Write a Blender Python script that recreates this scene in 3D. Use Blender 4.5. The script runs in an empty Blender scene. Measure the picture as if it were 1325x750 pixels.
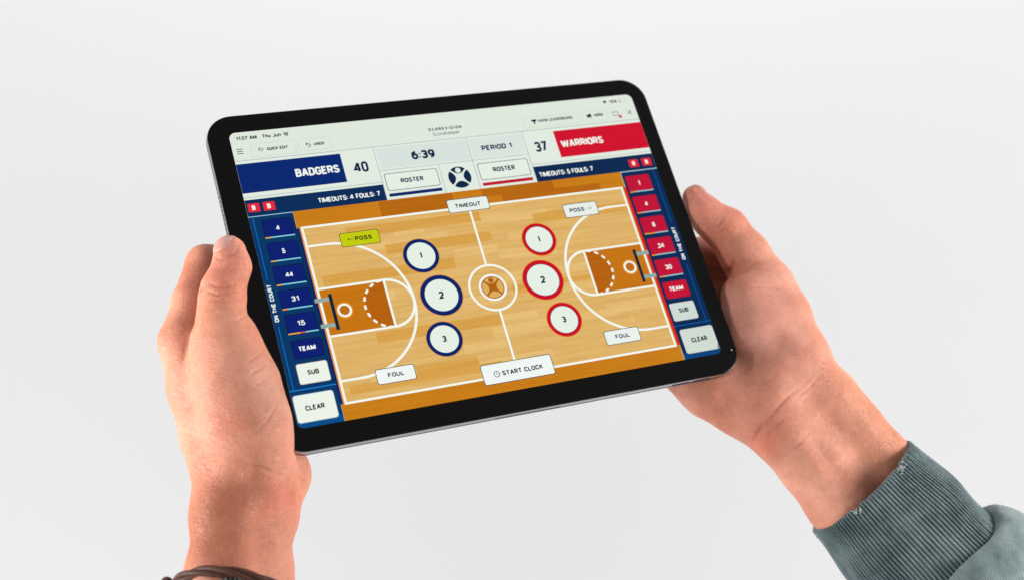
import bpy, math, random
import numpy as np
from mathutils import Vector, Matrix

random.seed(7)
rng = np.random.default_rng(7)
sc = bpy.context.scene
COL = sc.collection

# ------------------------------------------------------------------ camera
FPX = 1800.0                       # focal length in photo pixels (photo 1325 x 750)
CAM_Z = 1.60
PITCH = math.radians(50.0)         # looking down
RIGHT = np.array([1.0, 0, 0])
UP = np.array([0, math.sin(PITCH), math.cos(PITCH)])
BACK = np.array([0, -math.cos(PITCH), math.sin(PITCH)])
CW = np.array([0, 0, CAM_Z])
cd = bpy.data.cameras.new('camera')
cam = bpy.data.objects.new('camera', cd)
COL.objects.link(cam)
cd.sensor_fit = 'HORIZONTAL'
cd.sensor_width = 36.0
cd.lens = 36.0 * FPX / 1325.0
cd.clip_start = 0.02
cd.clip_end = 60.0
cam.matrix_world = Matrix(((RIGHT[0], UP[0], BACK[0], CW[0]), (RIGHT[1], UP[1], BACK[1], CW[1]),
                           (RIGHT[2], UP[2], BACK[2], CW[2]), (0, 0, 0, 1)))
sc.camera = cam
cd.dof.use_dof = True
cd.dof.focus_distance = 0.690
cd.dof.aperture_fstop = 7.0

# ------------------------------------------------------------------ world and lamps
w = bpy.data.worlds.new('World')
sc.world = w
w.use_nodes = True
bg = w.node_tree.nodes['Background']
bg.inputs[0].default_value = (0.98, 0.985, 1.0, 1)
bg.inputs[1].default_value = 0.41


def area(name, loc, target, size, power, color, spread):
    ld = bpy.data.lights.new(name, 'AREA')
    ld.shape = 'RECTANGLE'
    ld.size, ld.size_y = size
    ld.energy = power
    ld.color = color
    ld.spread = math.radians(spread)
    o = bpy.data.objects.new(name, ld)
    COL.objects.link(o)
    o.location = loc
    o.rotation_euler = (Vector(target) - Vector(loc)).to_track_quat('-Z', 'Y').to_euler()
    return o


area('softbox_lamp', (1.20, 0.34, 1.34), (0.08, 0.43, 1.03), (0.36, 0.6), 3.5, (1.0, 0.95, 0.895), 62)
area('softbox_lamp', (-1.15, 0.14, 1.24), (0.0, 0.43, 1.03), (0.36, 0.6), 4.4, (1.0, 0.95, 0.90), 62)
area('added_backdrop_light', (0.2, 3.3, 2.2), (0.2, 1.75, 0.0), (5.4, 1.0), 49, (1.0, 0.995, 1.0), 150)  # added to brighten the far backdrop, source unseen
area('added_backdrop_light', (0.0, -0.75, 0.80), (0.0, 1.3, 0.0), (4.0, 0.3), 10.8, (1.0, 0.99, 0.98), 120)  # added unseen, kept low to lift the floor but not the hands

sc.view_settings.view_transform = 'Standard'
sc.view_settings.look = 'None'
sc.view_settings.exposure = 0.0
sc.view_settings.gamma = 1.0
sc.cycles.use_denoising = True
sc.cycles.max_bounces = 8

# ------------------------------------------------------------------ pose of the tablet in camera space (mm)
TR = np.array([[0.91882, -0.27419, 0.28388], [0.13881, 0.89783, 0.41789], [-0.36946, -0.34456, 0.86301]])
TT = np.array([-16.36, 23.02, -720.05])     # centre of the front glass
TW, TH, TD = 250.1, 182.3, 6.1              # tablet size
OX, OY = -1.0, -0.6                         # body centre against display centre
SWD, SHT = 229.7, 160.4                     # lit display
PT = SWD / 1194.0                           # one interface point in mm
N3 = TR[:, 2]


def ray(u, v):
    return np.array([(u - 662.5) / FPX, -(v - 375.0) / FPX, -1.0])


def plane_depth(u, v):
    r = ray(u, v)
    return float(N3 @ TT / (N3 @ r))


def P(u, v, dd=0.0):
    """photo pixel + distance in front (+) or behind (-) the tablet's front plane -> camera space mm"""
    return ray(u, v) * (plane_depth(u, v) - dd)


def c2w(p):
    """camera-space mm -> world metres"""
    p = np.asarray(p, float)
    M = np.stack([RIGHT, UP, BACK], 1)
    return CW + 0.001 * (p @ M.T)


# ------------------------------------------------------------------ materials
def lin(c):
    out = []
    for x in c:
        x = x / 255.0
        out.append(x / 12.92 if x <= 0.04045 else ((x + 0.055) / 1.055) ** 2.4)
    return tuple(out) + (1.0,)


def new_mat(name):
    m = bpy.data.materials.new(name)
    m.use_nodes = True
    nt = m.node_tree
    return m, nt, nt.nodes['Principled BSDF']


def nd(nt, typ, **kw):
    n = nt.nodes.new(typ)
    for k, v in kw.items():
        if k in n.inputs.keys():
            n.inputs[k].default_value = v
        else:
            setattr(n, k, v)
    return n


_scr = {}


def screen_mat(rgb, k=1.0):
    key = (tuple(rgb), k)
    if key in _scr:
        return _scr[key]
    m, nt, b = new_mat('display_%d_%d_%d' % tuple(int(x) for x in rgb))
    b.inputs['Base Color'].default_value = (0.002, 0.002, 0.002, 1)
    b.inputs['Roughness'].default_value = 0.16
    b.inputs['Specular IOR Level'].default_value = 0.045
    b.inputs['Emission Color'].default_value = lin(rgb)
    b.inputs['Emission Strength'].default_value = k
    _scr[key] = m
    return m


def wood_mat(name, rgb_a, rgb_b, scale=26.0):
    m, nt, b = new_mat(name)
    b.inputs['Base Color'].default_value = (0.002, 0.002, 0.002, 1)
    b.inputs['Roughness'].default_value = 0.16
    b.inputs['Specular IOR Level'].default_value = 0.045
    tc = nd(nt, 'ShaderNodeTexCoord')
    mp = nd(nt, 'ShaderNodeMapping')
    mp.inputs['Scale'].default_value = (scale, scale * 18, 1)
    n1 = nd(nt, 'ShaderNodeTexNoise', Scale=1.0, Detail=4.0, Roughness=0.6)
    cr = nd(nt, 'ShaderNodeValToRGB')
    cr.color_ramp.elements[0].position = 0.3
    cr.color_ramp.elements[0].color = lin(rgb_a)
    cr.color_ramp.elements[1].position = 0.7
    cr.color_ramp.elements[1].color = lin(rgb_b)
    L = nt.links.new
    L(tc.outputs['Object'], mp.inputs['Vector'])
    L(mp.outputs['Vector'], n1.inputs['Vector'])
    L(n1.outputs['Fac'], cr.inputs['Fac'])
    L(cr.outputs['Color'], b.inputs['Emission Color'])
    b.inputs['Emission Strength'].default_value = 1.0
    return m


def skin_mat():
    m, nt, b = new_mat('skin')
    L = nt.links.new
    tc = nd(nt, 'ShaderNodeTexCoord')
    at = nd(nt, 'ShaderNodeAttribute', attribute_name='tint')
    # blotchy base colour
    n1 = nd(nt, 'ShaderNodeTexNoise', Scale=48.0, Detail=3.0, Roughness=0.5)
    n2 = nd(nt, 'ShaderNodeTexNoise', Scale=420.0, Detail=3.0, Roughness=0.6)
    L(tc.outputs['Object'], n1.inputs['Vector'])
    L(tc.outputs['Object'], n2.inputs['Vector'])
    cr = nd(nt, 'ShaderNodeValToRGB')
    cr.color_ramp.elements[0].position = 0.32
    cr.color_ramp.elements[0].color = (0.460, 0.168, 0.100, 1)
    cr.color_ramp.elements[1].position = 0.68
    cr.color_ramp.elements[1].color = (0.590, 0.255, 0.170, 1)
    L(n1.outputs['Fac'], cr.inputs['Fac'])
    mx = nd(nt, 'ShaderNodeMix', data_type='RGBA', blend_type='OVERLAY')
    mx.inputs[0].default_value = 0.24
    L(cr.outputs['Color'], mx.inputs[6])
    L(n2.outputs['Fac'], mx.inputs[7])
    # redder and tanner places (finger pads, knuckles, creases), plus some painted light and shade
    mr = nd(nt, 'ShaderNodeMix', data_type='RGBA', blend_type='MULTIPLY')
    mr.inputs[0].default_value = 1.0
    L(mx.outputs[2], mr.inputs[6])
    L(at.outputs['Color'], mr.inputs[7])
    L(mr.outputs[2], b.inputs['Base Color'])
    b.inputs['Subsurface Weight'].default_value = 0.28
    b.inputs['Subsurface Radius'].default_value = (1.0, 0.32, 0.16)
    b.inputs['Subsurface Scale'].default_value = 0.0035
    b.inputs['Specular IOR Level'].default_value = 0.42
    rr = nd(nt, 'ShaderNodeMapRange')
    rr.inputs['To Min'].default_value = 0.44
    rr.inputs['To Max'].default_value = 0.60
    L(n1.outputs['Fac'], rr.inputs['Value'])
    L(rr.outputs[0], b.inputs['Roughness'])
    # fine skin relief: crossing furrows and pores
    v1 = nd(nt, 'ShaderNodeTexVoronoi', Scale=900.0)
    v1.feature = 'DISTANCE_TO_EDGE'
    mp = nd(nt, 'ShaderNodeMapping')
    mp.inputs['Scale'].default_value = (1.0, 0.55, 1.0)
    mp.inputs['Rotation'].default_value = (0.3, 0.2, 0.7)
    L(tc.outputs['Object'], mp.inputs['Vector'])
    L(mp.outputs['Vector'], v1.inputs['Vector'])
    mn = nd(nt, 'ShaderNodeMath', operation='MINIMUM')
    mn.inputs[1].default_value = 0.12
    L(v1.outputs['Distance'], mn.inputs[0])
    n3 = nd(nt, 'ShaderNodeTexNoise', Scale=260.0, Detail=6.0, Roughness=0.65)
    L(tc.outputs['Object'], n3.inputs['Vector'])
    ad = nd(nt, 'ShaderNodeMath', operation='MULTIPLY_ADD')
    ad.inputs[1].default_value = 2.2
    L(mn.outputs[0], ad.inputs[0])
    L(n3.outputs['Fac'], ad.inputs[2])
    # fine wrinkles running across the limb
    lb = nd(nt, 'ShaderNodeAttribute', attribute_name='limb')
    m2 = nd(nt, 'ShaderNodeMapping')
    m2.inputs['Scale'].default_value = (110.0, 620.0, 300.0)
    n4 = nd(nt, 'ShaderNodeTexNoise', Scale=1.0, Detail=3.0, Roughness=0.6, Distortion=0.6)
    L(lb.outputs['Vector'], m2.inputs['Vector'])
    L(m2.outputs['Vector'], n4.inputs['Vector'])
    rg = nd(nt, 'ShaderNodeMath', operation='SUBTRACT')
    rg.inputs[1].default_value = 0.5
    L(n4.outputs['Fac'], rg.inputs[0])
    ab = nd(nt, 'ShaderNodeMath', operation='ABSOLUTE')
    L(rg.outputs[0], ab.inputs[0])
    mi = nd(nt, 'ShaderNodeMath', operation='MINIMUM')
    mi.inputs[1].default_value = 0.05
    L(ab.outputs[0], mi.inputs[0])
    ad2 = nd(nt, 'ShaderNodeMath', operation='MULTIPLY_ADD')
    ad2.inputs[1].default_value = 6.5
    L(mi.outputs[0], ad2.inputs[0])
    L(ad.outputs[0], ad2.inputs[2])
    bp = nd(nt, 'ShaderNodeBump', Strength=0.55, Distance=0.0007)
    L(ad2.outputs[0], bp.inputs['Height'])
    L(bp.outputs['Normal'], b.inputs['Normal'])
    return m


def nail_mat():
    m, nt, b = new_mat('fingernail')
    b.inputs['Base Color'].default_value = (0.46, 0.235, 0.20, 1)
    b.inputs['Roughness'].default_value = 0.42
    b.inputs['Subsurface Weight'].default_value = 0.2
    b.inputs['Subsurface Radius'].default_value = (1.0, 0.4, 0.25)
    b.inputs['Subsurface Scale'].default_value = 0.002
    tc = nd(nt, 'ShaderNodeTexCoord')
    n = nd(nt, 'ShaderNodeTexNoise', Scale=300.0, Detail=2.0)
    bp = nd(nt, 'ShaderNodeBump', Strength=0.1, Distance=0.0003)
    nt.links.new(tc.outputs['Object'], n.inputs['Vector'])
    nt.links.new(n.outputs['Fac'], bp.inputs['Height'])
    nt.links.new(bp.outputs['Normal'], b.inputs['Normal'])
    return m


def cloth_mat(name, ca, cb, bscale, bdist):
    m, nt, b = new_mat(name)
    L = nt.links.new
    tc = nd(nt, 'ShaderNodeTexCoord')
    uv = nd(nt, 'ShaderNodeUVMap')
    n1 = nd(nt, 'ShaderNodeTexNoise', Scale=75.0, Detail=6.0, Roughness=0.65)
    L(tc.outputs['Object'], n1.inputs['Vector'])
    n2 = nd(nt, 'ShaderNodeTexNoise', Scale=1500.0, Detail=2.0, Roughness=0.7)
    L(tc.outputs['Object'], n2.inputs['Vector'])
    cr = nd(nt, 'ShaderNodeValToRGB')
    cr.color_ramp.elements[0].position = 0.3
    cr.color_ramp.elements[0].color = lin(ca)
    cr.color_ramp.elements[1].position = 0.72
    cr.color_ramp.elements[1].color = lin(cb)
    L(n1.outputs['Fac'], cr.inputs['Fac'])
    # stitched threads from the cloth's own UV
    wv = nd(nt, 'ShaderNodeTexWave', Scale=bscale, Distortion=1.2, Detail=1.0)
    wv.bands_direction = 'DIAGONAL'
    L(uv.outputs['UV'], wv.inputs['Vector'])
    mx = nd(nt, 'ShaderNodeMix', data_type='RGBA', blend_type='OVERLAY')
    mx.inputs[0].default_value = 0.65
    L(cr.outputs['Color'], mx.inputs[6])
    mth = nd(nt, 'ShaderNodeMath', operation='MULTIPLY_ADD')
    mth.inputs[1].default_value = 0.55
    L(wv.outputs['Fac'], mth.inputs[0])
    sub = nd(nt, 'ShaderNodeMath', operation='MULTIPLY')
    sub.inputs[1].default_value = 0.5
    L(n2.outputs['Fac'], sub.inputs[0])
    L(sub.outputs[0], mth.inputs[2])
    L(mth.outputs[0], mx.inputs[7])
    L(mx.outputs[2], b.inputs['Base Color'])
    b.inputs['Roughness'].default_value = 0.92
    b.inputs['Specular IOR Level'].default_value = 0.15
    b.inputs['Sheen Weight'].default_value = 0.25
    b.inputs['Sheen Roughness'].default_value = 0.5
    bp = nd(nt, 'ShaderNodeBump', Strength=0.6, Distance=bdist)
    L(mth.outputs[0], bp.inputs['Height'])
    L(bp.outputs['Normal'], b.inputs['Normal'])
    return m


def simple(name, rgb, rough, metal=0.0, spec=0.5):
    m, nt, b = new_mat(name)
    b.inputs['Base Color'].default_value = rgb + (1,)
    b.inputs['Roughness'].default_value = rough
    b.inputs['Metallic'].default_value = metal
    b.inputs['Specular IOR Level'].default_value = spec
    return m, nt, b


M_SKIN = skin_mat()
M_NAIL = nail_mat()
M_CUFF = cloth_mat('ribbed_cuff_knit', (64, 80, 84), (108, 125, 127), 1300.0, 0.0002)
M_SLEEVE = cloth_mat('washed_sweatshirt', (78, 95, 98), (122, 138, 140), 700.0, 0.0003)
M_THREAD = simple('loose_thread', (0.36, 0.42, 0.42), 0.9)[0]
M_LEATHER, nt, b = simple('brown_leather', (0.085, 0.030, 0.016), 0.6, 0.0, 0.25)
_n = nd(nt, 'ShaderNodeTexNoise', Scale=700.0, Detail=3.0)
_t = nd(nt, 'ShaderNodeTexCoord')
_c = nd(nt, 'ShaderNodeValToRGB')
_c.color_ramp.elements[0].color = (0.028, 0.010, 0.007, 1)
_c.color_ramp.elements[1].color = (0.085, 0.032, 0.019, 1)
nt.links.new(_t.outputs['Object'], _n.inputs['Vector'])
nt.links.new(_n.outputs['Fac'], _c.inputs['Fac'])
nt.links.new(_c.outputs['Color'], b.inputs['Base Color'])
M_GLASS, nt, b = simple('black_bezel_glass', (0.0035, 0.0035, 0.0037), 0.16, 0.0, 0.09)
_n = nd(nt, 'ShaderNodeTexNoise', Scale=90.0, Detail=4.0)
_t = nd(nt, 'ShaderNodeTexCoord')
_r = nd(nt, 'ShaderNodeMapRange')
_r.inputs['To Min'].default_value = 0.10
_r.inputs['To Max'].default_value = 0.26
nt.links.new(_t.outputs['Object'], _n.inputs['Vector'])
nt.links.new(_n.outputs['Fac'], _r.inputs['Value'])
nt.links.new(_r.outputs[0], b.inputs['Roughness'])
M_ALU, nt, b = simple('space_grey_aluminium', (0.42, 0.41, 0.42), 0.24, 1.0)
_n = nd(nt, 'ShaderNodeTexNoise', Scale=3000.0, Detail=2.0)
_t = nd(nt, 'ShaderNodeTexCoord')
_b = nd(nt, 'ShaderNodeBump', Strength=0.06, Distance=0.0002)
nt.links.new(_t.outputs['Object'], _n.inputs['Vector'])
nt.links.new(_n.outputs['Fac'], _b.inputs['Height'])
nt.links.new(_b.outputs['Normal'], b.inputs['Normal'])
M_ALUDARK = simple('dark_keys_and_reflection', (0.02, 0.022, 0.024), 0.35, 0.6)[0]  # keys and contact, and the painted reflection along the back edge
M_HOLE = simple('speaker_hole', (0.006, 0.005, 0.005), 0.7)[0]
M_PAPER, nt, b = simple('white_backdrop_paper', (0.83, 0.825, 0.825), 0.75, 0.0, 0.2)
_n = nd(nt, 'ShaderNodeTexNoise', Scale=5.0, Detail=3.0)
_t = nd(nt, 'ShaderNodeTexCoord')
_c = nd(nt, 'ShaderNodeValToRGB')
_c.color_ramp.elements[0].color = (0.902, 0.898, 0.897, 1)
_c.color_ramp.elements[1].color = (0.915, 0.911, 0.908, 1)
nt.links.new(_t.outputs['Object'], _n.inputs['Vector'])
nt.links.new(_n.outputs['Fac'], _c.inputs['Fac'])
nt.links.new(_c.outputs['Color'], b.inputs['Base Color'])


# ------------------------------------------------------------------ mesh helpers
def mesh_obj(name, verts, faces, mat, parent=None, smooth=False):
    me = bpy.data.meshes.new(name)
    me.from_pydata([tuple(v) for v in verts], [], [tuple(int(i) for i in f) for f in faces])
    me.materials.append(mat)
    if smooth:
        me.polygons.foreach_set('use_smooth', [True] * len(me.polygons))
    me.update()
    o = bpy.data.objects.new(name, me)
    COL.objects.link(o)
    if parent is not None:
        o.parent = parent
    return o


def tag(o, label, cat, kind=None, group=None):
    if label:
        o['label'] = label
    if cat:
        o['category'] = cat
    if kind:
        o['kind'] = kind
    if group:
        o['group'] = group
    return o


# ------------------------------------------------------------------ the setting: a white backdrop sheet
bd = mesh_obj('backdrop', [(-5, -3, 0), (5, -3, 0), (5, 7, 0), (-5, 7, 0)], [(0, 1, 2, 3)], M_PAPER)
tag(bd, 'plain white seamless paper backdrop far below the tablet', 'backdrop', 'structure')

# ------------------------------------------------------------------ tablet
tab = bpy.data.objects.new('tablet', None)
COL.objects.link(tab)
tag(tab, 'black-bezel tablet showing a basketball scoring app, held between two hands', 'tablet')
Rw = np.stack([RIGHT, UP, BACK], 1) @ TR
tw = c2w(TT)
tab.matrix_world = Matrix([[*Rw[0], tw[0]], [*Rw[1], tw[1]], [*Rw[2], tw[2]], [0, 0, 0, 1]])
tab.empty_display_size = 0.05


def rrect(x0, y0, x1, y1, r, seg=10):
    """rounded rectangle outline, counter-clockwise"""
    pts = []
    for cx, cy, a0 in ((x1 - r, y1 - r, 0), (x0 + r, y1 - r, 90), (x0 + r, y0 + r, 180), (x1 - r, y0 + r, 270)):
        for i in range(seg + 1):
            a = math.radians(a0 + 90.0 * i / seg)
            pts.append((cx + r * math.cos(a), cy + r * math.sin(a)))
    return pts


def body_shell(levels, cap0=True, cap1=True):
    """levels: list of (inset mm, z mm)"""
    V, F = [], []
    n = None
    for ins, z in levels:
        p = rrect(OX - TW / 2 + ins, OY - TH / 2 + ins, OX + TW / 2 - ins, OY + TH / 2 - ins, max(14.0 - ins, 0.5), 14)
        n = len(p)
        V += [(x * 0.001, y * 0.001, z * 0.001) for x, y in p]
    for k in range(len(levels) - 1):
        for i in range(n):
            j = (i + 1) % n
            F.append((k * n + i, k * n + j, (k + 1) * n + j, (k + 1) * n + i))
    if cap0:
        F.append(tuple(range(n))[::-1])
    if cap1:
        F.append(tuple((len(levels) - 1) * n + i for i in range(n)))
    return V, F


# aluminium shell: back plate, bevel, side band, polished chamfer
V, F = body_shell([(1.1, -TD), (0.55, -TD + 0.15), (0.18, -TD + 0.5), (0.0, -TD + 1.1), (0.0, -1.0),
                   (0.25, -0.55)], True, True)
body = mesh_obj('body', V, F, M_ALU, tab, True)
body['label'] = 'space grey aluminium shell'
V, F = body_shell([(0.27, -0.56), (0.2, -0.42), (0.32, -0.2), (0.62, -0.05), (1.0, 0.0)], True, True)
glass = mesh_obj('bezel_glass', V, F, M_GLASS, tab, True)
glass['label'] = 'black glossy bezel glass'
for o in (body, glass):
    md = o.modifiers.new('EdgeSplit', 'EDGE_SPLIT')
    md.split_angle = math.radians(32)

# dark room reflection, painted as a band along the back edge
V, F = body_shell([(1.0, -TD - 0.02), (0.4, -TD + 0.12), (0.02, -TD + 0.62), (-0.02, -TD + 1.0), (-0.02, -TD + 2.5)], False, False)
mesh_obj('back_edge_reflection', V, F, M_ALUDARK, tab, True)

# speaker holes in the short edge, each a part
hole_me = None
for i in range(15):
    y = 46.0 - i * 2.55
    if hole_me is None:
        V, F = [], []
        n = 12
        for k in range(n):
            a = 2 * math.pi * k / n
            V.append((0, 0.00072 * math.cos(a), 0.00072 * math.sin(a)))
        F.append(tuple(range(n))[::-1])
        h = mesh_obj('speaker_hole', V, F, M_HOLE, tab)
        hole_me = h.data
    else:
        h = bpy.data.objects.new('speaker_hole', hole_me)
        COL.objects.link(h)
        h.parent = tab
    h.location = ((OX - TW / 2) * 0.001 - 0.00003, y * 0.001, -0.00262)

# volume keys and an antenna slot on the long lower edge


def pill(name, x0, x1, z, half, mat, out):
    V, F = [], []
    pr = rrect(x0, z - half, x1, z + half, half * 0.95, 6)
    n = len(pr)
    for yy, ins in ((OY - TH / 2 + 0.2, 0), (OY - TH / 2 - out + 0.1, 0), (OY - TH / 2 - out, 0.12)):
        q = rrect(x0 + ins, z - half + ins, x1 - ins, z + half - ins, half * 0.95 - ins * .9, 6)
        V += [(x * .001, yy * .001, zz * .001) for x, zz in q]
    for k in range(2):
        for i in range(n):
            j = (i + 1) % n
            F.append((k * n + i, k * n + j, (k + 1) * n + j, (k + 1) * n + i))
    F.append(tuple(2 * n + i for i in range(n)))
    return mesh_obj(name, V, F, mat, tab, False)


pill('volume_key', 82.0, 92.5, -3.2, 0.85, M_ALUDARK, 0.45)
pill('volume_key', 94.0, 104.5, -3.2, 0.85, M_ALUDARK, 0.45)
pill('charging_contact', -18.0, 18.0, -3.3, 0.75, M_ALUDARK, 0.06)
# tiny pale dot painted as a glint near the corner of the bezel
V = [(0.0008 * 0.45 * math.cos(2 * math.pi * k / 14), 0.0008 * 0.45 * math.sin(2 * math.pi * k / 14), 0) for k in range(14)]
sd = mesh_obj('bezel_glint', V, [tuple(range(14))], M_THREAD, tab)
sd.location = (0.1207, -0.0795, 0.00002)

# ------------------------------------------------------------------ display and everything drawn on it
Z0, DZ = 0.03, 0.012     # mm


def ux(x):
    return (x - 597.0) * PT * 0.001


def uy(y):
    return (417.0 - y) * PT * 0.001


def uz(l):
    return (Z0 + DZ * l) * 0.001


V = [(x * .001, y * .001, Z0 * .001) for x, y in rrect(-SWD / 2, -SHT / 2, SWD / 2, SHT / 2, 3.5, 10)]
C_HEAD = (223, 232, 220)
screen = mesh_obj('screen', V, [tuple(range(len(V)))], screen_mat(C_HEAD), tab)
screen['label'] = 'lit display of the scoring app'


def flat(name, pts, mat, l):
    return mesh_obj(name, [(ux(x), uy(y), uz(l)) for x, y in pts], [tuple(range(len(pts)))], mat, screen)


def rect(name, x0, y0, x1, y1, rgb, l, r=0, mat=None):
    m = mat or screen_mat(rgb)
    if r <= 0:
        pts = [(x0, y1), (x1, y1), (x1, y0), (x0, y0)]
    else:
        pts = [(x, y) for x, y in rrect(x0, y0, x1, y1, r, 6)][::-1]
    return flat(name, pts, m, l)


def ring(name, cx, cy, r0, r1, rgb, l, a0=0, a1=360, seg=64, mat=None):
    """annulus (or arc) ; r0 = 0 makes a disc.  Angles run clockwise on screen from +x"""
    m = mat or screen_mat(rgb)
    V, F = [], []
    if r0 <= 0:
        V = [(ux(cx + r1 * math.cos(2 * math.pi * k / seg)), uy(cy + r1 * math.sin(2 * math.pi * k / seg)), uz(l)) for k in range(seg)]
        F = [tuple(range(seg))[::-1]]
    else:
        full = abs(a1 - a0) >= 360
        n = seg if full else seg + 1
        for k in range(n):
            a = math.radians(a0 + (a1 - a0) * k / seg)
            for r in (r0, r1):
                V.append((ux(cx + r * math.cos(a)), uy(cy + r * math.sin(a)), uz(l)))
        for k in range(seg):
            i, j = 2 * k, 2 * ((k + 1) % n)
            F.append((i, i + 1, j + 1, j)[::-1])
    return mesh_obj(name, V, F, m, screen)


def stroke(name, segs, wd, rgb, l):
    """several straight strokes joined into one flat glyph"""
    V, F = [], []
    for (x0, y0, x1, y1) in segs:
        d = math.hypot(x1 - x0, y1 - y0)
        nx, ny = -(y1 - y0) / d * wd / 2, (x1 - x0) / d * wd / 2
        b0 = len(V)
        q = [(x0 + nx, y0 + ny), (x1 + nx, y1 + ny), (x1 - nx, y1 - ny), (x0 - nx, y0 - ny)]
        V += [(ux(x), uy(y), uz(l)) for x, y in q]
        F.append((b0, b0 + 1, b0 + 2, b0 + 3))
    return mesh_obj(name, V, F, screen_mat(rgb), screen)


def arc(cx, cy, rx, ry, a0, a1, n=9, e=2.35):
    out = []
    for i in range(n + 1):
        a = math.radians(a0 + (a1 - a0) * i / n)
        c, s_ = math.cos(a), math.sin(a)
        out.append((cx + rx * math.copysign(abs(c) ** (2 / e), c), cy + ry * math.copysign(abs(s_) ** (2 / e), s_)))
    return out


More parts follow.
